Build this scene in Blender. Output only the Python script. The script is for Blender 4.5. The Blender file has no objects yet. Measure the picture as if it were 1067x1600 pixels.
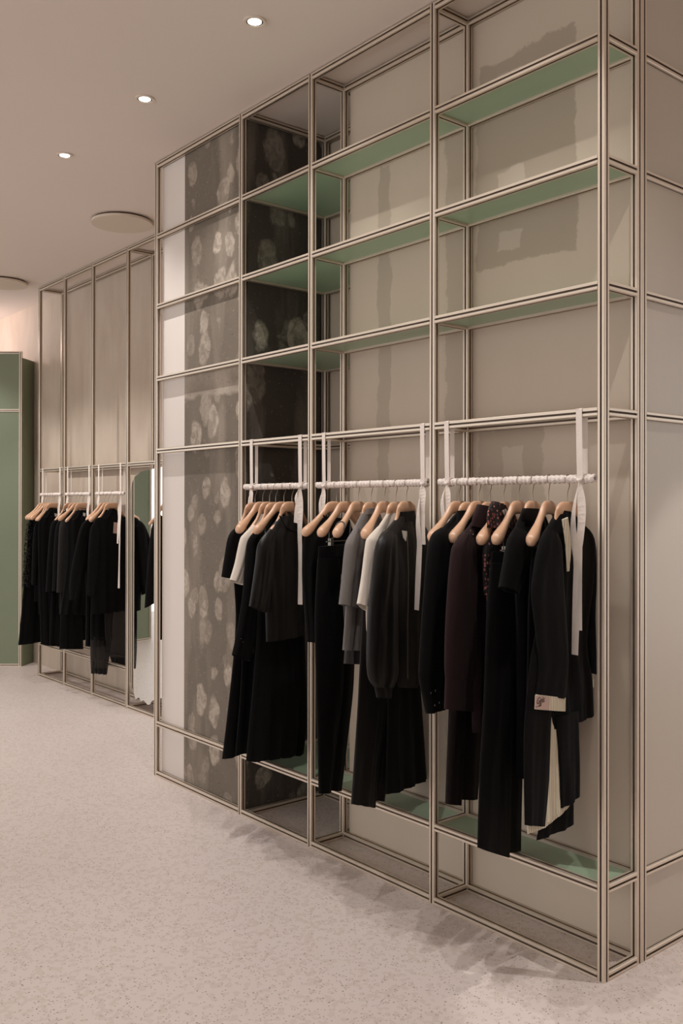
import bpy, bmesh, math, random
from mathutils import Vector, Matrix
from mathutils import noise as mnoise
random.seed(7)
S = bpy.context.scene
COL = S.collection
R = math.radians
PI = math.pi

# ------------------------------------------------------------------ camera
FPX, CYP, YAW, PITCH, ROLL = 1446.007, 784.4, 0.8757, 0.0031, 0.0013
CAM = Vector((1.7019, -2.4934, 1.5))
cy_, sy_ = math.cos(YAW), math.sin(YAW)
F_ = Vector((-sy_, cy_, 0)); R_ = Vector((cy_, sy_, 0)); U_ = Vector((0, 0, 1))
F2 = F_*math.cos(PITCH) + U_*math.sin(PITCH); U2 = -F_*math.sin(PITCH) + U_*math.cos(PITCH)
R3 = R_*math.cos(ROLL) + U2*math.sin(ROLL); U3 = -R_*math.sin(ROLL) + U2*math.cos(ROLL)
cd = bpy.data.cameras.new('camera'); cam = bpy.data.objects.new('camera', cd); COL.objects.link(cam)
cd.sensor_fit = 'VERTICAL'; cd.sensor_height = 36; cd.lens = FPX/1600*36
cd.shift_y = -(800-CYP)/1600
cd.clip_start = .05
m = Matrix((R3, U3, -F2)).transposed().to_4x4(); m.translation = CAM
cam.matrix_world = m
S.camera = cam

# ------------------------------------------------------------------ world + exposure
w = bpy.data.worlds.new('world'); S.world = w; w.use_nodes = True
w.node_tree.nodes['Background'].inputs[0].default_value = (1.0, .985, .98, 1)
w.node_tree.nodes['Background'].inputs[1].default_value = 1.34
S.view_settings.view_transform = 'Standard'; S.view_settings.look = 'None'
S.view_settings.gamma = 1; S.view_settings.use_curve_mapping = False
S.view_settings.exposure = 0.17
SPOT_W = 45
CEIL = 3.4
def spot(name, loc, watt, size=R(74), blend=.25, col=(1, .97, .95), rad=.018, aim=None):
    l = bpy.data.lights.new(name, 'SPOT'); l.energy = watt; l.spot_size = size; l.spot_blend = blend
    l.color = col; l.shadow_soft_size = rad
    o = bpy.data.objects.new(name, l); COL.objects.link(o); o.location = loc
    if aim is not None:
        o.rotation_euler = (Vector(aim)-Vector(loc)).to_track_quat('-Z', 'Y').to_euler()
    return o
ROW_X = [-6.76, -5.85, -4.94, -4.03, -3.121, -2.21, -1.305, -.4, .5, 1.41, 2.3]
# accent lamps by the near racks; far ones unseen, added to brighten the far rack
for x in ROW_X:
    if -3.5 < x < .6: spot('downlight_or_fill_beam', (x, -.433, CEIL-.012), SPOT_W, size=R(104), blend=.9, rad=.009, aim=(x, -.433+.1, 0))
    elif x < -3.5: spot('downlight_or_fill_beam', (x, -.433, CEIL-.012), 58, size=R(80), blend=.5, aim=(x, .5, 0))
# unseen spot rows added as fill over the sales floor
for y in (-2.3, -4.2):
    for x in (-7, -5.2, -3.4, -1.6, .2, 2.0):
        spot('downlight_or_fill_beam', (x, y, CEIL-.012), 9, size=R(110), blend=.6, rad=.05, aim=(x, y, 0))
for y in (.6, 1.9):
    spot('downlight_or_fill_beam', (.75, y, CEIL-.012), 105, size=R(47), blend=.12, aim=(.75, y, 0))

# ------------------------------------------------------------------ materials
def srgb(r, g, b):
    f = lambda c: (c/255/12.92) if c/255 <= .04045 else ((c/255+.055)/1.055)**2.4
    return (f(r), f(g), f(b), 1)
def mat(name, col, rough=.6, metal=0, bump=None, var=None, sheen=0, spec=.5, alpha=None):
    m = bpy.data.materials.new(name); m.use_nodes = True; nt = m.node_tree; b = nt.nodes['Principled BSDF']
    b.inputs['Base Color'].default_value = col; b.inputs['Roughness'].default_value = rough
    b.inputs['Metallic'].default_value = metal; b.inputs['Specular IOR Level'].default_value = spec
    if sheen: b.inputs['Sheen Weight'].default_value = sheen; b.inputs['Sheen Roughness'].default_value = .4
    if alpha is not None: b.inputs['Alpha'].default_value = alpha
    tc = nt.nodes.new('ShaderNodeTexCoord')
    if var:
        sc, amt, stretch = var
        mp = nt.nodes.new('ShaderNodeMapping'); mp.inputs['Scale'].default_value = stretch
        n = nt.nodes.new('ShaderNodeTexNoise'); n.inputs['Scale'].default_value = sc; n.inputs['Detail'].default_value = 5
        mx = nt.nodes.new('ShaderNodeMix'); mx.data_type = 'RGBA'
        mx.inputs['A'].default_value = [c*(1-amt) for c in col[:3]]+[1]; mx.inputs['B'].default_value = [min(1, c*(1+amt)) for c in col[:3]]+[1]
        nt.links.new(tc.outputs['Object'], mp.inputs[0]); nt.links.new(mp.outputs[0], n.inputs['Vector'])
        nt.links.new(n.outputs[0], mx.inputs['Factor']); nt.links.new(mx.outputs['Result'], b.inputs['Base Color'])
    if bump:
        sc, st, stretch = bump
        mp = nt.nodes.new('ShaderNodeMapping'); mp.inputs['Scale'].default_value = stretch
        n = nt.nodes.new('ShaderNodeTexNoise'); n.inputs['Scale'].default_value = sc; n.inputs['Detail'].default_value = 4
        bp = nt.nodes.new('ShaderNodeBump'); bp.inputs['Strength'].default_value = st; bp.inputs['Distance'].default_value = .01
        nt.links.new(tc.outputs['Object'], mp.inputs[0]); nt.links.new(mp.outputs[0], n.inputs['Vector'])
        nt.links.new(n.outputs[0], bp.inputs['Height']); nt.links.new(bp.outputs[0], b.inputs['Normal'])
    return m
class NT:
    """tiny node helper"""
    def __init__(s, name):
        s.m = bpy.data.materials.new(name); s.m.use_nodes = True; s.t = s.m.node_tree; s.b = s.t.nodes['Principled BSDF']
        s.tc = s.t.nodes.new('ShaderNodeTexCoord').outputs['Object']
    def n(s, typ, ins=None, **kw):
        nd = s.t.nodes.new('ShaderNode'+typ)
        for k, v in kw.items(): setattr(nd, k, v)
        for k, v in (ins or {}).items():
            if hasattr(v, 'is_output'): s.t.links.new(v, nd.inputs[k])
            else: nd.inputs[k].default_value = v
        return nd
    def math(s, op, a, b=0.0, c=None):
        ins = {0: a, 1: b}
        if c is not None: ins[2] = c
        return s.n('Math', ins, operation=op).outputs[0]
    def noise(s, scale, detail=4, vec=None, rough=.55, dist=0):
        return s.n('TexNoise', {'Scale': scale, 'Detail': detail, 'Roughness': rough, 'Distortion': dist, 'Vector': vec or s.tc}).outputs[0]
    def mapv(s, scale, vec=None, loc=(0, 0, 0)):
        return s.n('Mapping', {'Scale': scale, 'Location': loc, 'Vector': vec or s.tc}).outputs[0]
    def mix(s, f, a, b):
        nd = s.t.nodes.new('ShaderNodeMix'); nd.data_type = 'RGBA'
        for k, v in (('Factor', f), ('A', a), ('B', b)):
            if hasattr(v, 'is_output'): s.t.links.new(v, nd.inputs[k])
            else: nd.inputs[k].default_value = v
        return nd.outputs['Result']
    def ramp(s, f, a, b):
        return s.n('MapRange', {'Value': f, 'From Min': a, 'From Max': b, 'To Min': 0., 'To Max': 1.}).outputs[0]
    def color(s, c, rough=.7): s.t.links.new(c, s.b.inputs['Base Color']); s.b.inputs['Roughness'].default_value = rough; return s.m
    def bump(s, h, st=.3, d=.005):
        bp = s.n('Bump', {'Strength': st, 'Distance': d, 'Height': h}); s.t.links.new(bp.outputs[0], s.b.inputs['Normal'])

def m_floor():
    k = NT('terrazzo'); base = srgb(212, 198, 191)
    v = k.n('TexVoronoi', {'Scale': 120., 'Vector': k.tc}); d, c = v.outputs['Distance'], v.outputs['Color']
    sep = k.n('SeparateColor', {0: c}).outputs
    chip = k.math('MULTIPLY', k.math('LESS_THAN', d, .30), k.math('GREATER_THAN', sep[0], .76))
    col = k.mix(k.math('MULTIPLY', chip, .6), k.mix(k.noise(1.2, 3), srgb(206, 192, 186), srgb(218, 205, 199)), srgb(96, 80, 68))
    v2 = k.n('TexVoronoi', {'Scale': 55., 'Vector': k.tc}); s2 = k.n('SeparateColor', {0: v2.outputs['Color']}).outputs
    chip2 = k.math('MULTIPLY', k.math('LESS_THAN', v2.outputs['Distance'], .17), k.math('GREATER_THAN', s2[1], .70))
    col = k.mix(k.math('MULTIPLY', chip2, .7), col, srgb(84, 68, 58))
    v3 = k.n('TexVoronoi', {'Scale': 60., 'Vector': k.tc}); s3 = k.n('SeparateColor', {0: v3.outputs['Color']}).outputs
    col = k.mix(k.math('MULTIPLY', k.math('GREATER_THAN', s3[2], .72), .22), col, srgb(176, 156, 142))
    return k.color(col, .42)
def box_mask(k, X, Z, x0, x1, z0, z1, e=.004):
    a = k.ramp(X, x0-e, x0+e); b = k.ramp(X, x1+e, x1-e); c = k.ramp(Z, z0-e, z0+e); d = k.ramp(Z, z1+e, z1-e)
    return k.math('MULTIPLY', k.math('MULTIPLY', a, b), k.math('MULTIPLY', c, d))
def m_plasterboard():
    """bare board with filler patches; object coordinates are world coordinates"""
    k = NT('filled_plasterboard')
    nz = k.n('TexNoise', {'Scale': 5., 'Detail': 6., 'Roughness': .65, 'Vector': k.tc}); nv = nz.outputs['Color']
    off = k.n('VectorMath', {0: nv, 1: (.5, .5, .5)}, operation='SUBTRACT').outputs[0]
    off = k.n('VectorMath', {0: off, 'Scale': .11}, operation='SCALE').outputs[0]
    p = k.n('VectorMath', {0: k.tc, 1: off}, operation='ADD').outputs[0]
    sp = k.n('SeparateXYZ', {0: p}).outputs; X, Z = sp[0], sp[2]
    raw = k.n('SeparateXYZ', {0: k.tc}).outputs
    filler = box_mask(k, X, Z, -.72, -.26, 2.40, 3.20)
    for bx in ((-.89, -.77, .4, 3.12), (-1.30, -1.22, 1.2, 2.98), (-.72, -.40, 1.3, 1.79)):
        filler = k.math('MAXIMUM', filler, k.math('MULTIPLY', box_mask(k, X, Z, *bx), .75))
    light = box_mask(k, X, Z, -.62, -.50, 3.04, 3.14)
    for bx in ((-.62, -.49, 2.62, 2.77), (-.62, -.51, 2.45, 2.53), (-.60, -.49, 1.60, 1.72)): light = k.math('MAXIMUM', light, box_mask(k, X, Z, *bx))
    base = k.mix(k.noise(2.5, 4, k.mapv((1, 1, .35))), srgb(186, 170, 152), srgb(200, 185, 167))
    col = k.mix(k.math('MULTIPLY', filler, .62), base, srgb(148, 134, 116))
    col = k.mix(k.math('MULTIPLY', light, .55), col, srgb(198, 184, 168))
    k.bump(k.noise(9, 5), .08, .004)
    return k.color(col, .7)
def m_streaky():
    k = NT('streaked_plaster')
    a = k.noise(3.2, 5, k.mapv((1.2, 1.2, .34)), dist=.8); b = k.noise(1.1, 3)
    col = k.mix(k.ramp(a, .35, .68), srgb(192, 177, 160), srgb(178, 160, 143))
    col = k.mix(k.math('MULTIPLY', k.ramp(b, .45, .7), .5), col, srgb(204, 190, 174))
    k.bump(a, .06, .004)
    return k.color(col, .72)
def m_concrete(name, dark, lightc, amt, seed=0.):
    """raw concrete column with oval glue dabs, a filler band and pinholes"""
    k = NT(name)
    nz = k.n('TexNoise', {'Scale': 9., 'Detail': 5., 'Vector': k.tc}).outputs['Color']
    off = k.n('VectorMath', {0: nz, 1: (.5, .5, .5)}, operation='SUBTRACT').outputs[0]
    off = k.n('VectorMath', {0: off, 'Scale': .075}, operation='SCALE').outputs[0]
    p = k.n('VectorMath', {0: k.tc, 1: off}, operation='ADD').outputs[0]
    p = k.n('VectorMath', {0: p, 1: (seed, seed*.7, seed*.3)}, operation='ADD').outputs[0]
    fine = k.noise(34, 6, rough=.7); mid = k.noise(7, 5); coarse = k.noise(16, 4, rough=.6, dist=1.2)
    def dabs(scale, sq, lo, var, thr, shift):
        q = k.n('Mapping', {'Scale': (1, 1, sq), 'Location': shift, 'Vector': p}).outputs[0]
        v = k.n('TexVoronoi', {'Scale': scale, 'Randomness': .95, 'Vector': q}); sc = k.n('SeparateColor', {0: v.outputs['Color']}).outputs
        r = k.math('MULTIPLY_ADD', sc[1], var, lo); df = k.math('SUBTRACT', v.outputs['Distance'], r)
        on = k.math('GREATER_THAN', sc[0], thr); lvl = k.math('MULTIPLY_ADD', sc[2], .5, .35)
        bl = k.math('MULTIPLY', k.ramp(df, .05, -.02), on)
        rm = k.math('MULTIPLY', k.ramp(k.math('ABSOLUTE', df), .05, .0), on)
        body = k.math('MULTIPLY', bl, k.math('MULTIPLY', lvl, k.math('MULTIPLY_ADD', k.ramp(coarse, .38, .62), .75, .35)))
        return bl, k.math('MAXIMUM', body, k.math('MULTIPLY', rm, k.math('MULTIPLY', k.ramp(fine, .46, .62), .6)))
    b1, f1 = dabs(5.4, .66, .27, .16, .15, (0, 0, 0)); b2, f2_ = dabs(8.5, .7, .24, .2, .45, (3.7, 1.9, 5.3))
    blob = k.math('MAXIMUM', b1, b2); f = k.math('MAXIMUM', f1, k.math('MULTIPLY', f2_, .8))
    base = k.mix(mid, dark, [c*1.35 for c in dark[:3]]+[1])
    base = k.mix(k.math('MULTIPLY', k.ramp(k.noise(2.2, 4, k.mapv((2.5, 2.5, .5))), .5, .75), .35), base, lightc)
    spk = k.math('MULTIPLY', k.ramp(k.noise(70, 3), .64, .72), .3); f = k.math('MAXIMUM', f, spk)
    raw = k.n('SeparateXYZ', {0: p}).outputs
    band = box_mask(k, raw[2], raw[2], 2.06, 2.20, -9, 9, .01)
    f = k.math('MAXIMUM', f, k.math('MULTIPLY', band, k.math('MULTIPLY_ADD', k.ramp(mid, .4, .6), .35, .3)))
    col = k.mix(k.math('MULTIPLY', f, amt), base, lightc)
    pv = k.n('TexVoronoi', {'Scale': 45., 'Vector': k.tc}); ps = k.n('SeparateColor', {0: pv.outputs['Color']}).outputs
    pin = k.math('MULTIPLY', k.math('LESS_THAN', pv.outputs['Distance'], .13), k.math('GREATER_THAN', ps[0], .75))
    col = k.mix(k.math('MULTIPLY', pin, .8), col, srgb(30, 26, 22))
    k.bump(k.math('ADD', fine, k.math('MULTIPLY', blob, .8)), .35, .004)
    return k.color(col, .78)
def m_floral():
    k = NT('floral_print')
    v = k.n('TexVoronoi', {'Scale': 120., 'Vector': k.mapv((1, 1, .7))}); s = k.n('SeparateColor', {0: v.outputs['Color']}).outputs
    pet = k.math('MULTIPLY', k.math('LESS_THAN', v.outputs['Distance'], .40), k.math('GREATER_THAN', s[0], .40))
    c = k.mix(s[1], srgb(182, 112, 104), srgb(120, 62, 60))
    return k.color(k.mix(pet, srgb(20, 14, 14), c), .8)
def m_stripe():
    k = NT('cream_pinstripe')
    X = k.n('SeparateXYZ', {0: k.tc}).outputs[1]
    wv = k.math('FRACT', k.math('MULTIPLY', X, 75.))
    line = k.math('LESS_THAN', wv, .16)
    col = k.mix(k.math('MULTIPLY', line, .65), k.mix(k.noise(20, 3), srgb(205, 196, 172), srgb(226, 217, 196)), srgb(120, 104, 80))
    return k.color(col, .8)
def m_lace():
    k = NT('black_lace')
    v = k.n('TexVoronoi', {'Scale': 60., 'Vector': k.tc})
    k.t.links.new(k.ramp(v.outputs['Distance'], .52, .46), k.b.inputs['Alpha'])
    k.b.inputs['Base Color'].default_value = srgb(24, 22, 20); k.b.inputs['Roughness'].default_value = .8
    return k.m
def m_wood():
    k = NT('beech_wood')
    n = k.noise(14, 5, k.mapv((3, .6, 3)), dist=.6)
    col = k.mix(n, srgb(196, 150, 118), srgb(222, 184, 152))
    return k.color(col, .33)
def m_emit(name, col, st):
    k = NT(name); k.b.inputs['Base Color'].default_value = col; k.b.inputs['Emission Color'].default_value = col; k.b.inputs['Emission Strength'].default_value = st
    return k.m

M = dict(
    floor=m_floor(), board=m_plasterboard(), streak=m_streaky(),
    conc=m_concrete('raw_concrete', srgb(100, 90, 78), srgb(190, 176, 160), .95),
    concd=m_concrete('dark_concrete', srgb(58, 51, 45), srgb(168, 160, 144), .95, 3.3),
    white=mat('white_plaster', srgb(216, 206, 198), .7, var=(2.2, .05, (1, 1, .4)), bump=(12, .08, (1, 1, 1))),
    sidep=mat('beige_side_panel', srgb(186, 175, 161), .35, var=(1.3, .05, (1, 1, .3))),
    ceil=mat('ceiling_paint', srgb(226, 214, 204), .85, var=(.9, .03, (1, 1, 1))),
    wall=mat('wall_paint', srgb(208, 196, 184), .8, var=(1.5, .04, (1, 1, .5))),
    alu=mat('champagne_aluminium', srgb(212, 198, 181), .38, .55, bump=(220, .04, (1, 1, .05))),
    slot=mat('slot_shadow_strip', srgb(92, 74, 58), .7),
    green=mat('green_board', srgb(156, 177, 150), .38, var=(3, .04, (1, 1, 1))),
    greenp=mat('green_panel', srgb(122, 131, 106), .5, var=(.8, .10, (1, 1, .3))),
    mirror=mat('mirror_glass', (.86, .88, .86, 1), .015, 1.0),
    edge=mat('mirror_edge', srgb(150, 150, 140), .3, .5),
    wood=m_wood(),
    steel=mat('hook_steel', srgb(170, 158, 145), .28, .9),
    clip=mat('clip_metal', srgb(128, 122, 114), .3, .8),
    ribbon=mat('cotton_ribbon', srgb(226, 214, 204), .85, bump=(260, .2, (1, 1, 1))),
    wrap=mat('cotton_wrap', srgb(226, 214, 206), .85, bump=(120, .5, (1, 1, 1))),
    black=mat('black_wool', srgb(16, 15, 15), .92, bump=(90, .15, (1, 1, .3)), sheen=.02, spec=.12),
    black2=mat('black_crepe', srgb(11, 10, 10), .85, bump=(60, .15, (1, 1, .2)), sheen=.015, spec=.14),
    satin=mat('black_satin', srgb(20, 18, 17), .42, bump=(26, .35, (1, 1, .35)), spec=.32),
    soft=mat('charcoal_jersey', srgb(28, 25, 24), .8, bump=(40, .2, (1, 1, .3)), sheen=.06, spec=.15),
    char=mat('charcoal_wool', srgb(38, 36, 34), .9, bump=(80, .15, (1, 1, .4)), sheen=.04, spec=.2),
    grey=mat('grey_jersey', srgb(112, 106, 103), .85, bump=(40, .2, (1, 1, .4))),
    greyd=mat('dark_grey_jersey', srgb(84, 80, 79), .85, bump=(40, .2, (1, 1, .4))),
    cream=mat('cream_cotton', srgb(214, 203, 190), .85, bump=(35, .2, (1, 1, .4))),
    maroon=mat('maroon_wool', srgb(40, 25, 26), .85, bump=(80, .15, (1, 1, .4)), sheen=.03, spec=.2),
    brown=mat('dark_brown_wool', srgb(24, 17, 15), .85, bump=(80, .15, (1, 1, .4)), spec=.2),
    floral=m_floral(), stripe=m_stripe(), lace=m_lace(),
    sheer=mat('black_chiffon', srgb(20, 18, 17), .8, alpha=.80),
    tag=mat('paper_tag', srgb(196, 168, 156), .7), tagw=mat('white_tag', srgb(214, 208, 198), .7),
    ink=mat('label_ink', srgb(92, 70, 66), .8), button=mat('black_button', srgb(40, 38, 38), .25),
    lens=m_emit('lamp_lens', (1, .95, .88, 1), 5), trimw=mat('lamp_trim', srgb(226, 212, 198), .4),
    dark=mat('gap_shade', srgb(92, 70, 56), .8),
    disc=mat('speaker_grille', srgb(212, 198, 182), .8), glow=m_emit('lit_disc', (1, .78, .70, 1), .55),
    zipm=mat('zip_teeth', srgb(150, 140, 128), .3, .8),
)

# ------------------------------------------------------------------ helpers
def empty(name, loc=(0, 0, 0), rz=0, parent=None):
    o = bpy.data.objects.new(name, None); COL.objects.link(o); o.location = loc; o.rotation_euler = (0, 0, rz)
    o.empty_display_size = .05
    if parent: o.parent = parent
    return o
def tag(o, label=None, cat=None, group=None, kind=None):
    if label: o['label'] = label
    if cat: o['category'] = cat
    if group: o['group'] = group
    if kind: o['kind'] = kind
    return o
def obj(name, bm, m, parent=None, smooth=False):
    bmesh.ops.recalc_face_normals(bm, faces=bm.faces)
    me = bpy.data.meshes.new(name); bm.to_mesh(me); bm.free(); me.materials.append(m)
    if smooth:
        me.polygons.foreach_set('use_smooth', [True]*len(me.polygons))
        me.set_sharp_from_angle(angle=R(58))
    o = bpy.data.objects.new(name, me); COL.objects.link(o)
    if parent: o.parent = parent
    return o
def box(bm, a, b):
    x0, y0, z0 = a; x1, y1, z1 = b
    vs = [bm.verts.new(p) for p in ((x0,y0,z0),(x1,y0,z0),(x1,y1,z0),(x0,y1,z0),(x0,y0,z1),(x1,y0,z1),(x1,y1,z1),(x0,y1,z1))]
    for f in ((0,3,2,1),(4,5,6,7),(0,1,5,4),(1,2,6,5),(2,3,7,6),(3,0,4,7)): bm.faces.new([vs[i] for i in f])
    return vs
def bxo(name, a, b, m, parent=None):
    bm = bmesh.new(); box(bm, a, b); return obj(name, bm, m, parent)
def tube(bm, pts, r, n=8, cap=True):
    pts = [Vector(p) for p in pts]; rings = []
    rr = r if hasattr(r, '__len__') else [r]*len(pts)
    up = None
    for i, p in enumerate(pts):
        d = (pts[min(i+1, len(pts)-1)]-pts[max(i-1, 0)]).normalized()
        if up is None:
            up = Vector((0, 0, 1)) if abs(d.z) < .9 else Vector((1, 0, 0))
        s = d.cross(up).normalized(); up = s.cross(d).normalized()
        rings.append([bm.verts.new(p+(s*math.cos(2*PI*j/n)+up*math.sin(2*PI*j/n))*rr[i]) for j in range(n)])
    for a, b in zip(rings, rings[1:]):
        for j in range(n): bm.faces.new((a[j], a[(j+1) % n], b[(j+1) % n], b[j]))
    if cap: bm.faces.new(rings[0][::-1]); bm.faces.new(rings[-1])
# slotted aluminium profile, side P, extruded along an axis
P = .027
def prof_pts():
    h = P/2; s = .0036; d = .0050; c = .0022
    side = [(-h+c, -h), (-s, -h), (-s, -h+d), (s, -h+d), (s, -h), (h-c, -h)]
    out = []
    for k in range(4):
        a = k*PI/2; ca, sa = round(math.cos(a)), round(math.sin(a))
        out += [(x*ca-y*sa, x*sa+y*ca) for x, y in side]
    return out
PR = prof_pts()
def profile(name, axis, c, lo, hi, parent):
    """c = centre in the two other axes; slot faces get the darker inner strip"""
    bm = bmesh.new(); A, B = [], []
    for (u, v) in PR:
        if axis == 'z': f = lambda t: (c[0]+u, c[1]+v, t)
        elif axis == 'x': f = lambda t: (t, c[0]+u, c[1]+v)
        else: f = lambda t: (c[0]+u, t, c[1]+v)
        A.append(bm.verts.new(f(lo))); B.append(bm.verts.new(f(hi)))
    n = len(A); fs = []
    for i in range(n):
        f = bm.faces.new((A[i], A[(i+1) % n], B[(i+1) % n], B[i]))
        if i % 6 in (1, 2, 3): f.material_index = 1
    bm.faces.new(A[::-1]); bm.faces.new(B)
    o = obj(name, bm, M['alu'], parent); o.data.materials.append(M['slot'])
    return o
# image point -> world point on a vertical plane, for placing traced outlines at their own distance
def ray(x, y): return F2 + R3*((x-533.5)/FPX) - U3*((y-CYP)/FPX)
def on_plane(x, y, p, n):
    d = ray(x, y); return CAM + d*((p-CAM).dot(n)/d.dot(n))

# ------------------------------------------------------------------ the setting
def struct(o): o['kind'] = 'structure'; return o
def setbox(name, a, b, m): return struct(bxo(name, a, b, m))
H = 3.395
setbox('floor', (-10, -7, -.1), (5, 6, 0), M['floor'])
bm = bmesh.new(); box(bm, (-10, -7, CEIL), (5, 6, CEIL+.1)); struct(obj('ceiling', bm, M['ceil']))
setbox('wall_back', (-10, .90, 0), (-2.89, 1.0, CEIL), M['streak'])
setbox('light_block_wall', (4.9, -7, 0), (5, 6, CEIL), M['wall'])  # unseen wall added to keep world light off the side panels
# built-out core behind the shelving
setbox('wall_panel', (-1.486, .214, 0), (-.012, .23, CEIL-.003), M['board'])
setbox('wall_core', (-1.486, .232, 0), (-.034, 2.9, CEIL-.003), M['wall'])
setbox('wall_recess', (-2.06, .53, 0), (-1.488, .56, CEIL-.003), M['board'])
# concrete column: front face and darker side face
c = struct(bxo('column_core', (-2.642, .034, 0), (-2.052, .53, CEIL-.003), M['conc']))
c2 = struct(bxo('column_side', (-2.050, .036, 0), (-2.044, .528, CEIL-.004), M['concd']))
setbox('wall_plaster', (-2.885, .036, 0), (-2.644, .89, CEIL-.003), M['white'])

LV = [3.0, 2.61, 2.21, 1.81, .303]          # top edges of the rail levels
h = P/2
XS = [-h, -.7575, -1.5078, -2.0568, -2.9003]
# ------------------------------------------------------------------ main shelving frame
fr = empty('shelving_unit', (0, 0, 0))
tag(fr, 'tall slotted aluminium shelving frame with green shelves in front of concrete column', 'shelving')
for x in XS: profile('post', 'z', (x, h), 0, H, fr)
YB = .211-h
for x in XS[:2]: profile('post', 'z', (x, YB), 0, H, fr)
profile('post', 'z', (XS[2], YB), 0, H, fr)
profile('post', 'z', (-2.022, .50), 0, H, fr); profile('post', 'z', (XS[2], .50), 0, H, fr)
rz = [H-h] + [z-h for z in LV] + [h]
for z in rz:
    for a, b in zip(XS[1:], XS): profile('rail', 'x', (h, z), a+h, b-h, fr)              # front rails
    for a, b in ((XS[1], XS[0]), (XS[2], XS[1])): profile('rail', 'x', (YB, z), a+h, b-h, fr)
    for x in XS[:3]: profile('rail', 'y', (x, z), P, YB-h, fr)
    profile('rail', 'y', (-2.022, z), .03, .50-h, fr)
    profile('rail', 'x', (.50, z), -2.022+h, XS[2]-h, fr)
    profile('rail', 'y', (XS[2], z), YB+h, .50-h, fr)
for z in (LV[0], LV[1], LV[2], LV[4]):
    for a, b in ((XS[1], XS[0]), (XS[2], XS[1])):
        bxo('shelf_board', (a+h+.001, P+.0005, z-h-.004), (b-h-.001, YB-h-.0005, z-h+.004), M['green'], fr)
    bxo('shelf_board', (-2.006, P+.0005, z-h-.004), (XS[2]-h-.001, .50-h-.001, z-h+.004), M['green'], fr)
# panelled side of the block, round the corner
sf = empty('side_cladding', (0, .22, 0)); tag(sf, 'beige wall panels in aluminium frame round the right corner of the shelving', 'panelling')
def side_prof(name, axis, c, lo, hi):
    o = profile(name, axis, c, lo, hi, sf); o.location = (0, -.22, 0); return o
YS = [.2255, .98, 1.73, 2.48]
for y in YS: side_prof('post', 'z', (-h, y), 0, H)
for z in rz:
    for a, b in zip(YS, YS[1:]): side_prof('rail', 'y', (-h, z), a+h, b-h)
zz = sorted(rz)
for a, b in zip(YS, YS[1:]):
    for z0, z1 in zip(zz, zz[1:]):
        o = bxo('panel', (-.020, a+h+.0005, z0+h+.0005), (-.012, b-h-.0005, z1-h-.0005), M['sidep'], sf); o.location = (0, -.22, 0)

# ------------------------------------------------------------------ second frame, further back
f2 = empty('garment_rack', (-5.2, .655, 0)); tag(f2, 'aluminium clothes frame with open tall bays at the far back wall', 'shelving')
X2 = [-6.21, -5.675, -5.14, -4.545, -4.0, -3.45]; YF, YK = .655+h, .885-h
def p2(name, axis, c, lo, hi):
    o = profile(name, axis, c, lo, hi, f2); o.location = (5.2, -.655, 0); return o
for x in X2: p2('post', 'z', (x, YF), 0, H); 
for x in X2: p2('post', 'z', (x, YK), 0, H) if x not in (-4.0, X2[1], X2[2]) else None
for z in (H-h, 1.81-h, .303-h, h):
    for a, b in zip(X2, X2[1:]):
        if not (z < 1 and z > .1 and abs(a+4.545) < .01): p2('rail', 'x', (YF, z), a+h, b-h)
for z in (H-h, h):
    for x in X2: 
        if x not in (-4.0, X2[1], X2[2]): p2('rail', 'y', (x, z), YF+h, YK-h)
for z in (1.81-h, .303-h): p2('rail', 'y', (X2[0], z), YF+h, YK-h)
for z in (H-h, 1.81-h, .303-h, h): p2('rail', 'x', (YK, z), X2[0]+h, X2[3]-h)
for z in (H-h, h): p2('rail', 'x', (YK, z), X2[3]+h, X2[5]-h)

# mirror with a torn, cloud-like outline leaning on the wall
MP = Vector((0, .6835, 0)); NY = Vector((0, 1, 0))
edge_px = [(219.5,737),(216,741),(211,744),(208,750),(206,758),(203.5,768),(203,778),(204.5,788),(202.8,800),(202,830),(201.5,880),(201.5,940),
           (201.5,1000),(201.8,1040),(203,1062),(205,1072),(208,1078),(210,1088),(212,1093),(216,1090),(218,1091),(220,1096),(224,1094),(227,1097),(230,1101),(234,1101),(237,1096),(240,1094)]
pts = [on_plane(x, y, MP, NY) for x, y in edge_px]
pts = [(p.x, p.z) for p in pts] + [(-4.03, .16), (-4.02, .4), (-4.017, .9), (-4.017, 1.5), (-4.02, 1.70), (-4.05, 1.765)]
bm = bmesh.new(); a = [bm.verts.new((x, .6835, z)) for x, z in pts]; b = [bm.verts.new((x, .690, z)) for x, z in pts]
bm.faces.new(a); bm.faces.new(b[::-1])
for i in range(len(a)): j = (i+1) % len(a); bm.faces.new((a[i], b[i], b[j], a[j])).material_index = 1
o = obj('wall_mirror', bm, M['mirror']); o.data.materials.append(M['edge'])
tag(o, 'mirror with an irregular torn outline filling the far frame bay beside the sheer blouse', 'mirror')

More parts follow.
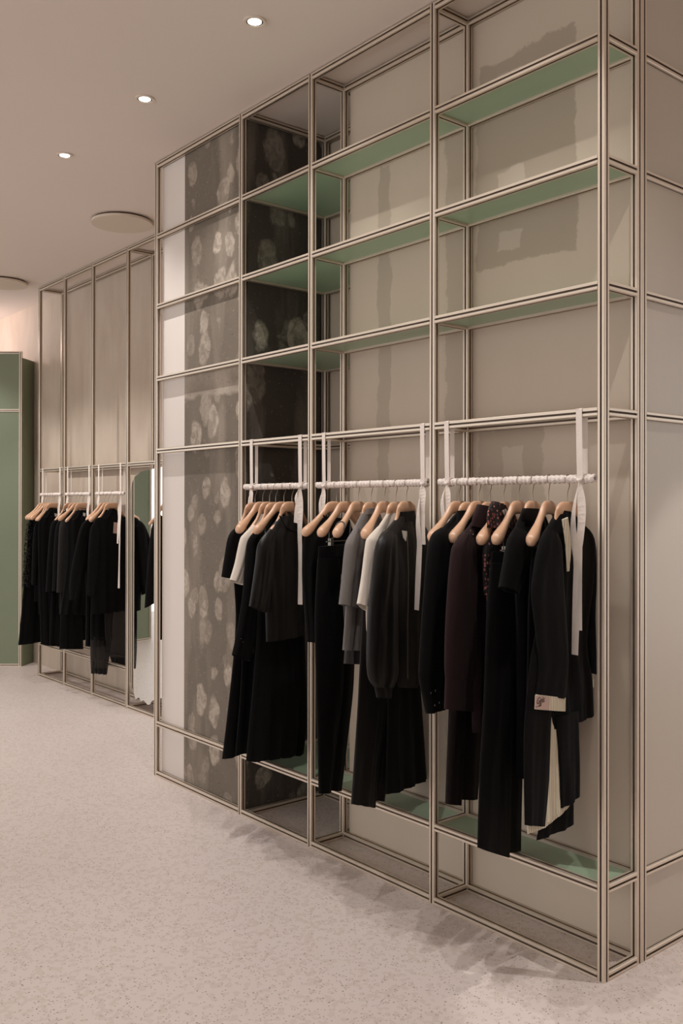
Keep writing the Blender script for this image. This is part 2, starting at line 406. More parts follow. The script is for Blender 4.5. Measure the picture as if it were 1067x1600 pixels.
# ------------------------------------------------------------------ green screen at the left edge
sc = empty('green_screen', (-6.78, .60, 0)); tag(sc, 'freestanding green panel screen in a slim aluminium frame at the far left', 'screen')
def leaf(p0, p1, name_n):
    p0, p1 = Vector(p0)-Vector((-6.78, .60, 0)), Vector(p1)-Vector((-6.78, .60, 0))
    L = (p1-p0).length; d = (p1-p0).normalized(); nrm = Vector((-d.y, d.x, 0))
    def sbox(name, s0, s1, z0, z1, t0, t1, m):
        bm = bmesh.new(); vs = []
        for z in (z0, z1):
            for s, t in ((s0, t0), (s1, t0), (s1, t1), (s0, t1)): p = p0+d*s+nrm*t; vs.append(bm.verts.new((p.x, p.y, z)))
        for f in ((0,3,2,1),(4,5,6,7),(0,1,5,4),(1,2,6,5),(2,3,7,6),(3,0,4,7)): bm.faces.new([vs[i] for i in f])
        return obj(name, bm, m, sc)
    ztop = 2.92; PS = [L*i/name_n for i in range(name_n+1)]
    for s in PS:
        sbox('post', s-.012, s+.012, 0, ztop, -.012, .012, M['alu'])
        for t in (-.0135, .0121): sbox('post_groove', s-.003, s+.003, .01, ztop-.01, t, t+.0014, M['slot'])
    for s0, s1 in zip(PS, PS[1:]):
        for z in (0, 2.36, ztop-.024):
            sbox('rail', s0+.012, s1-.012, z, z+.024, -.012, .012, M['alu'])
            for t in (-.0135, .0121): sbox('rail_groove', s0+.012, s1-.012, z+.009, z+.015, t, t+.0014, M['slot'])
        for z0, z1 in ((.024, 2.36), (2.384, ztop-.024)): sbox('panel', s0+.012, s1-.012, z0, z1, -.005, .005, M['greenp'])
leaf((-6.80, .72, 0), (-7.27, .155, 0), 1)
leaf((-7.285, .13, 0), (-7.57, -1.10, 0), 1)
# return panel between the screen and the wall
q0 = Vector((-6.80, .735, 0)); q1 = Vector((-6.95, .897, 0)); dd = (q1-q0).normalized(); nn = Vector((-dd.y, dd.x, 0))
bm = bmesh.new(); vs = []
for z in (0, 2.86):
    for p in (q0-nn*.01, q1-nn*.01, q1+nn*.01, q0+nn*.01): vs.append(bm.verts.new((p.x, p.y, z)))
for f in ((0,3,2,1),(4,5,6,7),(0,1,5,4),(1,2,6,5),(2,3,7,6),(3,0,4,7)): bm.faces.new([vs[i] for i in f])
o = obj('green_return_panel', bm, M['greenp']); tag(o, 'narrow plain green panel closing the gap between screen and back wall', 'panel')
spot('cove_light', (-7.75, .15, 3.15), 26, size=R(150), blend=1, col=(1, .78, .76), rad=.1, aim=(-7.6, .9, 3.1))

# ------------------------------------------------------------------ ceiling fittings
def ringmesh(bm, r0, r1, z0, z1, n=40):
    rows = [(r0, z1), (r0, z0), (r1, z0), (r1, z1)]
    vs = [[bm.verts.new((r*math.cos(2*PI*i/n), r*math.sin(2*PI*i/n), z)) for i in range(n)] for r, z in rows]
    for a, b in zip(vs, vs[1:]+vs[:1]):
        for i in range(n): bm.faces.new((a[i], a[(i+1) % n], b[(i+1) % n], b[i]))
def disc(bm, r, z, n=40, z2=None):
    a = [bm.verts.new((r*math.cos(2*PI*i/n), r*math.sin(2*PI*i/n), z)) for i in range(n)]
    if z2 is None: bm.faces.new(a); return
    b = [bm.verts.new((r*math.cos(2*PI*i/n), r*math.sin(2*PI*i/n), z2)) for i in range(n)]
    bm.faces.new(a[::-1]); bm.faces.new(b)
    for i in range(n): bm.faces.new((a[i], a[(i+1) % n], b[(i+1) % n], b[i]))
DL = {-1.305: 'round recessed ceiling downlight nearest the top of the shelving frame', -2.21: 'middle one of the three recessed ceiling downlights',
      -3.121: 'recessed ceiling downlight farthest left and furthest away'}
for x, lab in DL.items():
    t = empty('ceiling_downlight', (x, -.433, CEIL)); tag(t, lab, 'downlight', 'recessed downlights in a row')
    bm = bmesh.new(); ringmesh(bm, .034, .0445, -.006, -.0005); obj('trim_ring', bm, M['trimw'], t, True)
    bm = bmesh.new(); ringmesh(bm, .0275, .0338, -.0035, -.0006); obj('recess_shade_ring', bm, M['dark'], t, True)  # dark ring paints recess shade around the lens
    bm = bmesh.new(); disc(bm, .0272, -.004, z2=-.0006); obj('lens', bm, M['lens'], t)
for x, lab, mm in ((-3.98, 'round flat ceiling disc beside the left end of the tall shelving', 'disc'), (-6.19, 'round pale ceiling disc cut by the left picture edge above the screen', 'disc')):
    t = empty('ceiling_disc', (x, .335, CEIL)); tag(t, lab, 'ceiling disc', 'round discs on the ceiling')
    bm = bmesh.new(); disc(bm, .185, -.014, 56, -.0005); obj('gap_shade_disc', bm, M['dark'], t)  # dark disc stands in for the shaded gap above the cover
    bm = bmesh.new(); disc(bm, .20, -.030, 64, -.0145); obj('cover', bm, M[mm], t)

# ------------------------------------------------------------------ wooden hangers
BARZ = 1.585
def ring_loft(bm, secs, n=14):
    """secs: (y, z, half height, half thickness)"""
    rs = []
    for i, (y, z, hh, tt) in enumerate(secs):
        y0, z0 = secs[max(i-1, 0)][:2]; y1, z1 = secs[min(i+1, len(secs)-1)][:2]
        ln = math.hypot(y1-y0, z1-z0); ny, nz = -(z1-z0)/ln, (y1-y0)/ln
        if nz < 0: ny, nz = -ny, -nz
        r = []
        for j in range(n):
            a = 2*PI*j/n; ca, sa = math.cos(a), math.sin(a)
            ca = math.copysign(abs(ca)**.8, ca); sa = math.copysign(abs(sa)**.8, sa)
            r.append(bm.verts.new((tt*ca, y+ny*hh*sa, z+nz*hh*sa)))
        rs.append(r)
    for a, b in zip(rs, rs[1:]):
        for j in range(n): bm.faces.new((a[j], a[(j+1) % n], b[(j+1) % n], b[j]))
    bm.faces.new(rs[0]); bm.faces.new(rs[-1][::-1])
def smooth_secs(s, k=4):
    out = []
    for i in range(len(s)-1):
        p0, p1, p2, p3 = s[max(i-1, 0)], s[i], s[i+1], s[min(i+2, len(s)-1)]
        for j in range(k):
            t = j/k
            out.append(tuple(.5*((2*b)+(c-a)*t+(2*a-5*b+4*c-d)*t*t+(3*b-a-3*c+d)*t**3) for a, b, c, d in zip(p0, p1, p2, p3)))
    out.append(s[-1]); return out
def hanger_meshes():
    half = [(0, -.093, .023, .008), (-.036, -.094, .023, .009), (-.056, -.101, .019, .010), (-.078, -.118, .0135, .0105), (-.115, -.147, .0125, .012),
            (-.148, -.172, .0165, .0165), (-.172, -.189, .020, .019), (-.188, -.199, .0185, .0175), (-.198, -.205, .012, .012), (-.203, -.208, .003, .003)]
    secs = smooth_secs([(-y, z, a, b) for y, z, a, b in half[::-1]]+half[1:], 3)
    bm = bmesh.new(); ring_loft(bm, secs); wood = obj('shoulder_bar', bm, M['wood'], None, True)
    bm = bmesh.new(); r = .0175
    hk = [(0, 0, -.072), (0, 0, -.045), (0, .004, -.034), (0, .013, -.022)]
    hk += [(0, r*math.cos(a), r*math.sin(a)) for a in [R(q) for q in range(-38, 215, 14)]]
    tube(bm, hk, .0014, 6); hook = obj('hook', bm, M['steel'], None, True)
    bm = bmesh.new(); tube(bm, [(0, -.15, -.235), (0, .15, -.235)], .0022, 6)
    for y in (-.118, .118):
        box(bm, (-.006, y-.011, -.262), (.008, y+.011, -.222))
        tube(bm, [(0, y-.012, -.185), (0, y-.012, -.235)], .0016, 6); tube(bm, [(.004, y+.006, -.222), (.016, y+.006, -.212)], .0025, 6)
    clip = obj('trouser_clip', bm, M['clip'])
    slim = [(y*(1 if abs(y) < .07 else .07/abs(y)+(1-.07/abs(y))*.74), z-max(0, min(1, (abs(y)-.062)/.04))*.013, a*(1 if abs(y) < .07 else .62), b*(1 if abs(y) < .06 else .55)) for y, z, a, b in secs]
    bm = bmesh.new(); ring_loft(bm, slim); wood2 = obj('shoulder_bar', bm, M['wood'], None, True)
    me = [wood.data, hook.data, clip.data, wood2.data]
    for o in (wood, hook, clip, wood2): bpy.data.objects.remove(o)
    return me
HW, HH, HC, HS = hanger_meshes()   # HS: the slimmer kind inside garments
def hanger(X, ang, label, group, Y=.0135, clips=False, dz=0, slim=False):
    t = empty('clothes_hanger', (X, Y, BARZ+dz), R(ang)); tag(t, label, 'hanger', group)
    for nme, me in (('shoulder_bar', HS if slim else HW), ('hook', HH)) + ((('trouser_clip', HC),) if clips else ()):
        o = bpy.data.objects.new(nme, me); COL.objects.link(o); o.parent = t
    return t

# ------------------------------------------------------------------ garments
def catmull(pts, k):
    out = []
    n = len(pts)
    if n == 2: return [tuple(a+(b-a)*j/k for a, b in zip(*pts)) for j in range(k+1)]
    return smooth_secs([tuple(p) for p in pts], k)
class Rack:
    """a garment hung at hook X, turned by ang; px outlines are read on its own hanging plane"""
    def __init__(s, X, ang, Y=.0135, off=0., maxy=.165):
        s.X, s.ang, s.Y, s.off, s.maxy = X, R(ang), Y, off, maxy
        s.n = Vector((math.cos(s.ang), math.sin(s.ang), 0)); s.t = Vector((-math.sin(s.ang), math.cos(s.ang), 0))
        s.o = Vector((X, Y, BARZ))
    def loc(s, px, off=None):
        off = s.off if off is None else off
        p = on_plane(px[0], px[1], s.o+s.n*off, s.n)-s.o
        return (p.dot(s.t), p.z)
    def root(s, name, label, cat, group=None):
        r = empty(name, s.o, s.ang); tag(r, label, cat, group); s.r = r; return r
    def cloth(s, name, L, Rr, th, m, folds=(3, .004, .010), off=None, k=5, seed=0, mirror=None, xoff=0, parent=None, hem=0, tilt=0, smooth_rows=True):
        """L, Rr: matching lists of edge points (pixels); Rr=None mirrors L about the hook; th: half thickness or list"""
        o_ = s.off if off is None else off
        Lp = [s.loc(p, o_) for p in L]
        if Rr is None: Rp = [(min(-y, s.maxy), z) for y, z in Lp]
        else: Rp = [(min(y, s.maxy+.03), z) for y, z in (s.loc(p, o_) for p in Rr)]
        if mirror:   # build the far twin
            Lp, Rp = [(min(-y, s.maxy+.02), z) for y, z in Rp], [(min(-y, s.maxy+.03), z) for y, z in Lp]
        n = len(Lp); th = th if hasattr(th, '__len__') else [th]*n
        rows = [(a[0], a[1], b[0], b[1], t) for a, b, t in zip(Lp, Rp, th)]
        rows = catmull(rows, k)
        N = 30; rnd = random.Random(seed*13+len(name)); ph = rnd.random()*6.28; ph2 = rnd.random()*6.28
        nf, a0, a1 = folds
        bm = bmesh.new(); rings = []
        for i, (yl, zl, yr, zr, t) in enumerate(rows):
            v = i/(len(rows)-1); amp = a0+(a1-a0)*v
            fr_, bk = [], []
            for j in range(N+1):
                u = .5-.5*math.cos(PI*j/N) if True else j/N
                y = yl+(yr-yl)*u; z = zl+(zr-zl)*u
                e = max(0, 1-abs(2*u-1)**2.6)**.5
                em = min(1, 6*u, 6*(1-u))
                f = amp*em*(math.sin(2*PI*nf*u+ph+.6*math.sin(v*3+ph2))+.45*math.sin(2*PI*nf*2.3*u+ph2+v*2))
                f += .004*em*mnoise.noise(Vector((y*9+seed, z*5, ph)))
                f += .0022*em*mnoise.noise(Vector((y*30+seed, z*11, ph2)))
                zz = z + (hem*math.sin(2*PI*nf*u+ph)*v if i == len(rows)-1 else 0)
                xb = o_+xoff+tilt*v
                fr_.append(Vector((xb+t*e+f, y, zz))); bk.append(Vector((xb-t*e+f*.8, y, zz)))
            ring = fr_ + bk[-2:0:-1]
            rings.append([bm.verts.new(p) for p in ring])
        for a, b in zip(rings, rings[1:]):
            for j in range(len(a)): bm.faces.new((a[j], a[(j+1) % len(a)], b[(j+1) % len(a)], b[j]))
        # turned-in hem and closed top
        last = rings[-1]; cen = sum((v.co for v in last), Vector())/len(last)
        up_ = rings[max(0, len(rings)-1-max(1, k//2))]; cu = sum((v.co for v in up_), Vector())/len(up_)
        inner = [bm.verts.new(Vector((cen.x+(v.co.x-cen.x)*.82, cen.y+(v.co.y-cen.y)*.97, v.co.z+.002))) for v in last]
        deep = [bm.verts.new(Vector((cu.x+(v.co.x-cu.x)*.6, cu.y+(v.co.y-cu.y)*.9, v.co.z))) for v in up_]
        for a, b in ((last, inner), (inner, deep)):
            for j in range(len(a)): bm.faces.new((a[j], a[(j+1) % len(a)], b[(j+1) % len(a)], b[j]))
        def cap(rg):
            nn_ = len(rg)//2
            bm.faces.new([rg[0], rg[1], rg[-1]])
            for j in range(1, nn_-1): bm.faces.new([rg[j], rg[j+1], rg[-j-1], rg[-j]])
            bm.faces.new([rg[nn_-1], rg[nn_], rg[nn_+1]])
        cap(rings[0]); cap(deep)
        return obj(name, bm, m, parent or s.r, True)
    def band(s, name, pts, w, t, m, off=None, parent=None):
        """a thin sewn strip following pixel points"""
        q = [s.loc(p, off) for p in pts]; x = (s.off if off is None else off)
        bm = bmesh.new(); tube(bm, [(x, y, z) for y, z in catmull(q, 4)], w, 6)
        for v in bm.verts: v.co.x = x+(v.co.x-x)*t
        return obj(name, bm, m, parent or s.r, True)
    def patch(s, name, px, m, th=.001, off=None, parent=None):
        x = (s.off if off is None else off); q = [s.loc(p, off) for p in px]
        bm = bmesh.new(); a = [bm.verts.new((x+th, y, z)) for y, z in q]; b = [bm.verts.new((x-th, y, z)) for y, z in q]
        bm.faces.new(a); bm.faces.new(b[::-1])
        for i in range(len(a)): j = (i+1) % len(a); bm.faces.new((a[i], b[i], b[j], a[j]))
        return obj(name, bm, m, parent or s.r)
    def button(s, px, r=.0045, off=None, m=None, parent=None):
        x = (s.off if off is None else off); y, z = s.loc(px, off); bm = bmesh.new()
        bmesh.ops.create_cone(bm, cap_ends=True, segments=14, radius1=r, radius2=r*.85, depth=.0025, matrix=Matrix.Translation((x, y, z)) @ Matrix.Rotation(PI/2, 4, 'Y'))
        return obj('button', bm, m or M['button'], parent or s.r, False)

G3, G2, G1 = 'hangers on the right rack', 'hangers on the middle rack', 'hangers on the left near rack'
# ---- right-hand rack (nine hangers)
hx3 = [-.631, -.58, -.534, -.483, -.419, -.353, -.293, -.226, -.150]
an3 = [13, 14, 14, 16, 17, 17, 20, 21, 9]
lab3 = ['bare wooden hanger at the left end of the right rack, tip overlapping the post', 'wooden hanger carrying the black blazer with cuff buttons',
        'bare wooden hanger between the black blazer and the maroon shirt', 'wooden hanger inside the maroon shirt collar',
        'wooden hanger half covered by the dark floral blouse', 'bare wooden hanger crossing in front of the floral blouse',
        'wooden hanger inside the black short-sleeved dress of the right rack', 'bare wooden hanger pointing down beside the pinstripe-lined coat',
        'wooden hanger at the right end of the right rack inside the pinstripe-lined coat']
for i in range(9): hanger(hx3[i], an3[i], lab3[i], G3, clips=i in (0, 2, 5, 7), dz=(-.003 if i in (1, 3, 4, 8) else 0), slim=i in (1, 3, 6, 8))

g = Rack(hx3[0], an3[0]); g.root('skirt', 'black skirt clipped to the leftmost hanger of the right rack, mostly hidden', 'skirt')
g.cloth('waistband', [(687,848),(686,862)], None, .014, M['black'], (2, .001, .001), k=2)
g.cloth('body', [(686,862),(682,950),(680,1060)], None, .018, M['black'], seed=1)

g = Rack(hx3[1], an3[1]); g.root('blazer', 'black blazer with buttoned cuff, leftmost on the right rack', 'blazer')
g.cloth('body', [(716,799),(696,821),(680,838),(684,880),(690,980),(690,1085)], None, [.012,.022,.026,.026,.026,.026], M['black2'], seed=2)
sl = g.cloth('sleeve', [(690,824),(676,838),(668,880),(661,960),(656,1040),(656,1060),(667,1115)], [(704,832),(702,845),(703,880),(703,960),(700,1040),(698,1060),(692,1107)], [.012,.024,.026,.024,.022,.021,.02], M['black2'], (1.2,.002,.004), seed=3, off=.012)
for p in ((674,1083),(681,1079),(680,1102),(687,1098)): g.button(p, off=.036, parent=sl)
g.cloth('collar', [(716,798),(714,812),(704,838)], [(736,797),(737,815),(735,850)], .016, M['black2'], (1,.001,.002), off=.014, k=3)

g = Rack(hx3[2], an3[2]); g.root('trousers', 'very dark brown trousers with two legs ending below the maroon shirt', 'trousers')
g.cloth('waistband', [(715,850),(714,866)], None, .014, M['brown'], (2,.001,.001), k=2)
g.cloth('leg', [(714,866),(708,960),(703,1100),(697,1256)], [(742,866),(732,960),(726,1100),(719,1258)], [.016,.018,.018,.016], M['brown'], (1,.002,.003), seed=4, off=.012)
g.cloth('leg', [(728,866),(722,960),(720,1100),(717,1249)], [(772,866),(764,960),(755,1100),(745,1248)], [.016,.018,.018,.016], M['brown'], (1,.002,.003), seed=5, off=-.012)

g = Rack(hx3[3], an3[3]); g.root('shirt', 'dark maroon shirt with a stand collar and wide cuff', 'shirt')
g.cloth('body', [(744,806),(730,826),(714,846),(724,890),(738,1000),(740,1145)], None, [.014,.022,.026,.026,.026,.026], M['maroon'], seed=6)
sl = g.cloth('sleeve', [(726,832),(712,848),(706,872),(699,950),(696,1030),(697,1062)], [(738,842),(740,855),(742,880),(744,950),(742,1030),(738,1063)], [.012,.022,.026,.024,.022,.018], M['maroon'], (1.3,.002,.004), seed=7, off=.014)
g.cloth('cuff', [(697,1061),(695,1108)], [(738,1062),(739,1112)], .018, M['maroon'], (1,.001,.001), off=.016, k=3)
g.cloth('collar', [(748,788),(740,808),(738,822)], [(770,796),(772,812),(776,838)], .018, M['maroon'], (1,.001,.002), off=.018, k=4)
for p in ((735,829),(739,835),(746,842)): g.button(p, .0022, off=.042, m=M['clip'])

g = Rack(hx3[4], an3[4]); g.root('blouse', 'dark blouse printed with small pink flowers and a ruffled neck', 'blouse')
g.cloth('body', [(774,796),(768,816),(760,838),(760,870),(762,930),(764,985)], None, [.018,.024,.026,.026,.026,.022], M['floral'], (4,.003,.008), seed=8)
g.cloth('ruffle_collar', [(770,783),(763,800),(763,822)], [(786,790),(795,812),(790,836)], .014, M['floral'], (3,.004,.007), off=.022, k=5, seed=9)
g.cloth('sleeve', [(764,838),(758,852),(757,900),(760,930)], [(778,845),(780,856),(780,900),(778,930)], .018, M['floral'], (2,.003,.005), off=.012, seed=10)
g.patch('neck_label', [(785,798),(790,795),(794,801),(789,807)], M['tagw'], off=.04)

g = Rack(hx3[5], an3[5]); g.root('trousers', 'long black trousers hanging lowest of all at the centre of the right rack', 'trousers')
g.cloth('waistband', [(768,862),(767,880)], [(824,862),(824,880)], .015, M['black2'], (2,.001,.001), k=2)
g.cloth('leg', [(767,880),(762,960),(757,1100),(751,1200),(747,1324)], [(806,880),(804,960),(800,1100),(797,1200),(794,1340)], [.016,.020,.020,.019,.018], M['black2'], (1,.002,.003), seed=11, off=.014)
g.cloth('leg', [(790,880),(788,960),(786,1100),(784,1200),(780,1334)], [(824,880),(820,960),(817,1100),(814,1200),(812,1328)], [.016,.018,.018,.018,.016], M['black2'], (1,.002,.003), seed=12, off=-.010)

g = Rack(hx3[6], an3[6]); g.root('dress', 'black short-sleeved dress right of the floral blouse', 'dress')
g.cloth('body', [(818,796),(808,820),(800,842),(806,880),(812,1000),(814,1120),(815,1217)], None, [.014,.022,.025,.024,.024,.024,.024], M['black'], seed=13)
g.cloth('sleeve', [(806,824),(797,842),(789,880),(783,917)], [(822,835),(826,850),(820,890),(808,928)], [.012,.024,.024,.022], M['black'], (1.2,.002,.004), seed=14, off=.012)
g.cloth('collar', [(819,794),(816,806),(822,822)], [(840,795),(846,808),(846,830)], .016, M['black'], (1,.001,.002), off=.012, k=3)

g = Rack(hx3[7], an3[7]); g.root('skirt', 'black skirt clipped to the hanger beside the pinstripe-lined coat', 'skirt')
g.cloth('waistband', [(831,856),(830,874)], None, .012, M['black'], (2,.001,.001), k=2)
g.cloth('body', [(830,874),(826,960),(824,1080),(822,1190)], None, [.014,.018,.018,.018], M['black'], seed=15)

g = Rack(hx3[8], an3[8]); g.root('coat', 'long black coat with cream pinstripe lining showing at cuffs and slanted hem', 'coat')
# far half first, then the near panels
g.cloth('body', [(872,797),(860,818),(845,846),(848,900),(850,1000),(856,1090),(862,1140)], [(890,800),(905,815),(927,842),(930,900),(916,1000),(924,1060),(931,1116)], [.014,.022,.026,.024,.020,.018,.016], M['black'], (3,.002,.005), seed=16, off=-.004)
sl = g.cloth('sleeve', [(856,826),(846,846),(836,890),(832,930),(840,1000),(843,1040),(838,1086)], [(868,836),(873,856),(877,890),(880,930),(885,1000),(886,1040),(883,1092)], [.012,.024,.024,.023,.022,.021,.018], M['black'], (1.2,.002,.003), seed=17, off=.024)
cf = g.cloth('cuff', [(838,1085),(836,1108)], [(882,1090),(882,1111)], .016, M['stripe'], (2,.001,.001), off=.026, k=3)
g.patch('label', [(836.2,1086.5),(859,1089.5),(857.5,1110),(835.6,1107.5)], M['tag'], off=.0445, parent=cf)
g.cloth('front_panel', [(842,960),(828,1040),(820,1130),(819,1200),(820,1289)], [(864,960),(863,1040),(860,1130),(857,1220),(851,1291)], [.006,.010,.012,.012,.010], M['black'], (1.5,.001,.003), seed=18, off=.006)
g.cloth('front_panel', [(868,1120),(873,1180),(876,1230),(877,1263)], [(903,1110),(904,1160),(905,1200),(905,1243)], [.010,.011,.011,.010], M['black'], (1.5,.001,.003), seed=19, off=.006)
g.cloth('lining', [(857,1120),(855,1200),(853,1286)], [(874,1120),(877,1200),(879,1262)], [.005,.005,.005], M['stripe'], (2,.001,.002), seed=20, off=-.004)
g.cloth('hem_lining', [(823,1278),(824,1303)], [(856,1262),(853,1292)], .005, M['stripe'], (3,.001,.001), off=-.006, k=3)
g.cloth('hem_lining', [(852,1262),(851,1293)], [(889,1238),(890,1257)], .005, M['stripe'], (3,.001,.001), off=-.006, k=3)
g.cloth('tail', [(846,1270),(838,1313)], [(896,1230),(896,1288)], .008, M['black2'], (2,.001,.004), off=-.020, k=5, seed=21)
g.cloth('facing', [(878,812),(883,850),(886,893)], [(887,808),(892,852),(889,892)], .004, M['stripe'], (1,.001,.001), off=.034, k=4)
g.cloth('sleeve', [(912,832),(917,870),(920,960),(922,1052)], [(925,838),(930,870),(932,960),(934,1050)], [.012,.020,.018,.016], M['black'], (1,.002,.003), off=-.010, seed=22)
g.cloth('cuff', [(924,1051),(923,1073)], [(933,1049),(933,1072)], .012, M['stripe'], (1,.001,.001), off=-.010, k=3)
def script_text(parent, s, txt, px, size, off, body_m):
    cu = bpy.data.curves.new('label_writing', 'FONT'); cu.body = txt; cu.size = size; cu.shear = .35; cu.extrude = .0003; cu.align_x = 'LEFT'
    tmp = bpy.data.objects.new('tmp', cu); COL.objects.link(tmp); bpy.context.view_layer.update()
    me = bpy.data.meshes.new_from_object(tmp.evaluated_get(bpy.context.evaluated_depsgraph_get())); bpy.data.objects.remove(tmp)
    me.materials.clear(); me.materials.append(body_m); o = bpy.data.objects.new('label_writing', me); COL.objects.link(o); o.parent = parent
    y, z = s.loc(px, off); o.location = (off, y, z); o.rotation_euler = (PI/2, 0, PI/2)
script_text(cf, g, 'Ggis', (838, 1101), .028, .0468, M['ink'])
script_text(cf, g, 'M   de Milano', (837, 1106), .006, .0468, M['ink'])

# ---- middle rack (seven hangers)
hx2 = [-1.338, -1.272, -1.196, -1.116, -1.035, -.969, -.909]
an2 = [8, 17, 22, 23, 24, 22, 20]
lab2 = ['wooden hanger pushed through the sleeveless black top at the left end of the middle rack', 'bare wooden hanger with metal clips holding the black trousers',
        'wooden hanger with a dark grey camisole strap looped over its tip', 'wooden hanger inside the grey T-shirt', 'bare wooden hanger between the grey T-shirt and the white shirt',
        'wooden hanger inside the white shirt', 'wooden hanger at the right end of the middle rack inside the satin bomber']
for i in range(7): hanger(hx2[i], an2[i], lab2[i], G2, clips=i in (1, 4), dz=(-.003 if i in (3, 5) else 0), slim=i in (3, 5, 6))
g = Rack(hx2[0], an2[0]); g.root('top', 'black cap-sleeved top at the left end of the middle rack', 'top')
g.cloth('body', [(504,806),(490,820),(480,832),(474,852),(473,900),(478,960),(481,1003)], [(546,812),(550,826),(556,838),(545,860),(520,900),(505,960),(493,1004)], [.014,.020,.022,.024,.024,.022,.020], M['black'], seed=31)
g.band('neck_binding', [(505,805),(514,814),(526,817),(540,812)], .003, 1, M['black2'], off=.024)
g = Rack(hx2[1], an2[1]); g.root('trousers', 'black tapered trousers clipped by the waistband on the middle rack', 'trousers')
g.cloth('waistband', [(498,854),(497,872)], [(548,850),(549,868)], .014, M['black2'], (2,.001,.001), k=2)
g.cloth('leg', [(497,872),(493,960),(495,1080),(497,1150),(499,1240)], [(530,872),(534,960),(536,1060),(526,1150),(516,1238)], [.016,.020,.018,.016,.014], M['black2'], (1,.002,.003), seed=32, off=.012)
g.cloth('leg', [(512,872),(514,960),(514,1080),(510,1150),(505,1234)], [(549,868),(552,960),(552,1060),(543,1150),(533,1236)], [.016,.018,.018,.016,.014], M['black2'], (1,.002,.003), seed=33, off=-.008)
g = Rack(hx2[2], an2[2]); g.root('camisole', 'dark grey camisole with thin straps, left of the grey T-shirt', 'camisole')
g.cloth('body', [(556,872),(546,890),(534,899),(537,940),(540,1000),(538,1037)], [(580,868),(590,880),(596,890),(590,940),(580,1000),(575,1038)], [.008,.016,.022,.022,.022,.020], M['greyd'], (3,.002,.006), seed=34)
g.band('strap', [(548,818),(546,840),(544,872),(536,896),(533,899)], .0022, 1, M['greyd'], off=.022)
bm = bmesh.new()
tube(bm, [(.0205*math.cos(a), -.158+.010*math.sin(a), -.179+.021*math.sin(a)+.006) for a in [2*PI*j/20 for j in range(21)]], .0032, 6); obj('strap', bm, M['greyd'], g.r, True)
g = Rack(hx2[3], an2[3]); g.root('t_shirt', 'mid grey T-shirt with a ribbed high neck', 't-shirt')
g.cloth('body', [(568,798),(556,822),(546,843),(545,880),(541,950),(536,1016)], [(590,797),(600,822),(606,843),(600,880),(592,950),(585,1016)], [.016,.022,.024,.024,.024,.022], M['grey'], seed=35)
g.cloth('neck_rib', [(571,795),(568,804)], [(592,792),(593,801)], .018, M['grey'], (1,.001,.001), off=.004, k=3)
g.cloth('sleeve', [(556,824),(544,844),(540,860),(536,900),(531,944)], [(562,834),(565,850),(563,870),(560,905),(556,950)], [.012,.024,.024,.022,.020], M['grey'], (1.2,.002,.004), seed=36, off=.016)
g = Rack(hx2[4], an2[4]); g.root('trousers', 'charcoal jersey wide-leg trousers reaching lowest on the middle rack', 'trousers')
g.cloth('waistband', [(572,856),(571,872)], None, .013, M['soft'], (2,.001,.001), k=2)
g.cloth('leg', [(571,872),(566,980),(560,1100),(554,1200),(550,1256)], [(604,872),(604,980),(603,1100),(590,1200),(585,1262)], [.014,.018,.018,.018,.018], M['soft'], (1.5,.003,.006), seed=37, off=.010, hem=.002)
g.cloth('leg', [(590,872),(588,980),(586,1100),(584,1200),(578,1250)], [(622,872),(620,980),(616,1100),(606,1200),(600,1252)], [.014,.018,.018,.018,.016], M['soft'], (1.5,.003,.006), seed=38, off=-.008)
g = Rack(hx2[5], an2[5]); g.root('shirt', 'white shirt squeezed between the grey T-shirt and the satin bomber', 'shirt')
g.cloth('body', [(605,802),(592,822),(580,840),(580,890),(572,955),(576,1020)], None, [.012,.018,.020,.020,.018,.016], M['cream'], seed=39)
g.cloth('sleeve', [(592,822),(578,838),(573,850),(567,900),(560,943)], [(600,830),(602,845),(598,860),(590,905),(578,956)], [.012,.022,.022,.020,.018], M['cream'], (1.2,.002,.003), seed=40, off=.010)
g = Rack(hx2[6], an2[6], maxy=.18); g.root('skirt', 'long flared black skirt below the satin bomber', 'skirt')
g.cloth('waistband', [(606,1040),(605,1060)], [(652,1040),(653,1060)], .016, M['black2'], (2,.001,.001), k=2, off=-.012)
g.cloth('body', [(604,1060),(606,1100),(605,1160),(603,1241)], [(655,1060),(658,1100),(662,1160),(668,1215)], [.018,.018,.020,.022], M['black2'], (3,.003,.006), seed=41, off=-.012)
g.band('hanging_loop', [(628,880),(628,1050)], .002, 1, M['black2'], off=-.012)
g = Rack(hx2[6], an2[6], maxy=.18); g.root('bomber_jacket', 'black satin bomber jacket with front zip and gathered cuff', 'jacket')
g.cloth('body', [(624,804),(608,824),(592,846),(604,900),(612,990),(616,1060),(618,1074)], [(646,802),(656,818),(668,834),(668,900),(664,990),(662,1060),(656,1074)], [.014,.022,.028,.030,.030,.028,.022], M['satin'], (3,.003,.006), seed=42)
g.cloth('sleeve', [(606,828),(592,846),(584,890),(577,960),(575,1020),(577,1058),(586,1074)], [(618,838),(616,856),(618,900),(617,960),(617,1020),(618,1050),(612,1074)], [.012,.026,.028,.028,.030,.028,.016], M['satin'], (1.6,.003,.007), seed=43, off=.018)
g.cloth('cuff', [(586,1073),(590,1090)], [(612,1073),(610,1091)], .015, M['soft'], (3,.001,.001), off=.018, k=3)
g.cloth('collar', [(625,800),(626,815)], [(646,798),(648,814)], .018, M['soft'], (1,.001,.001), off=.006, k=4)
g.band('zip', [(636,830),(638,900),(637,980),(637,1060)], .0022, .7, M['zipm'], off=.0375)
g.patch('neck_label', [(628,829),(636,830),(634,846),(630,840)], M['tagw'], off=.036)

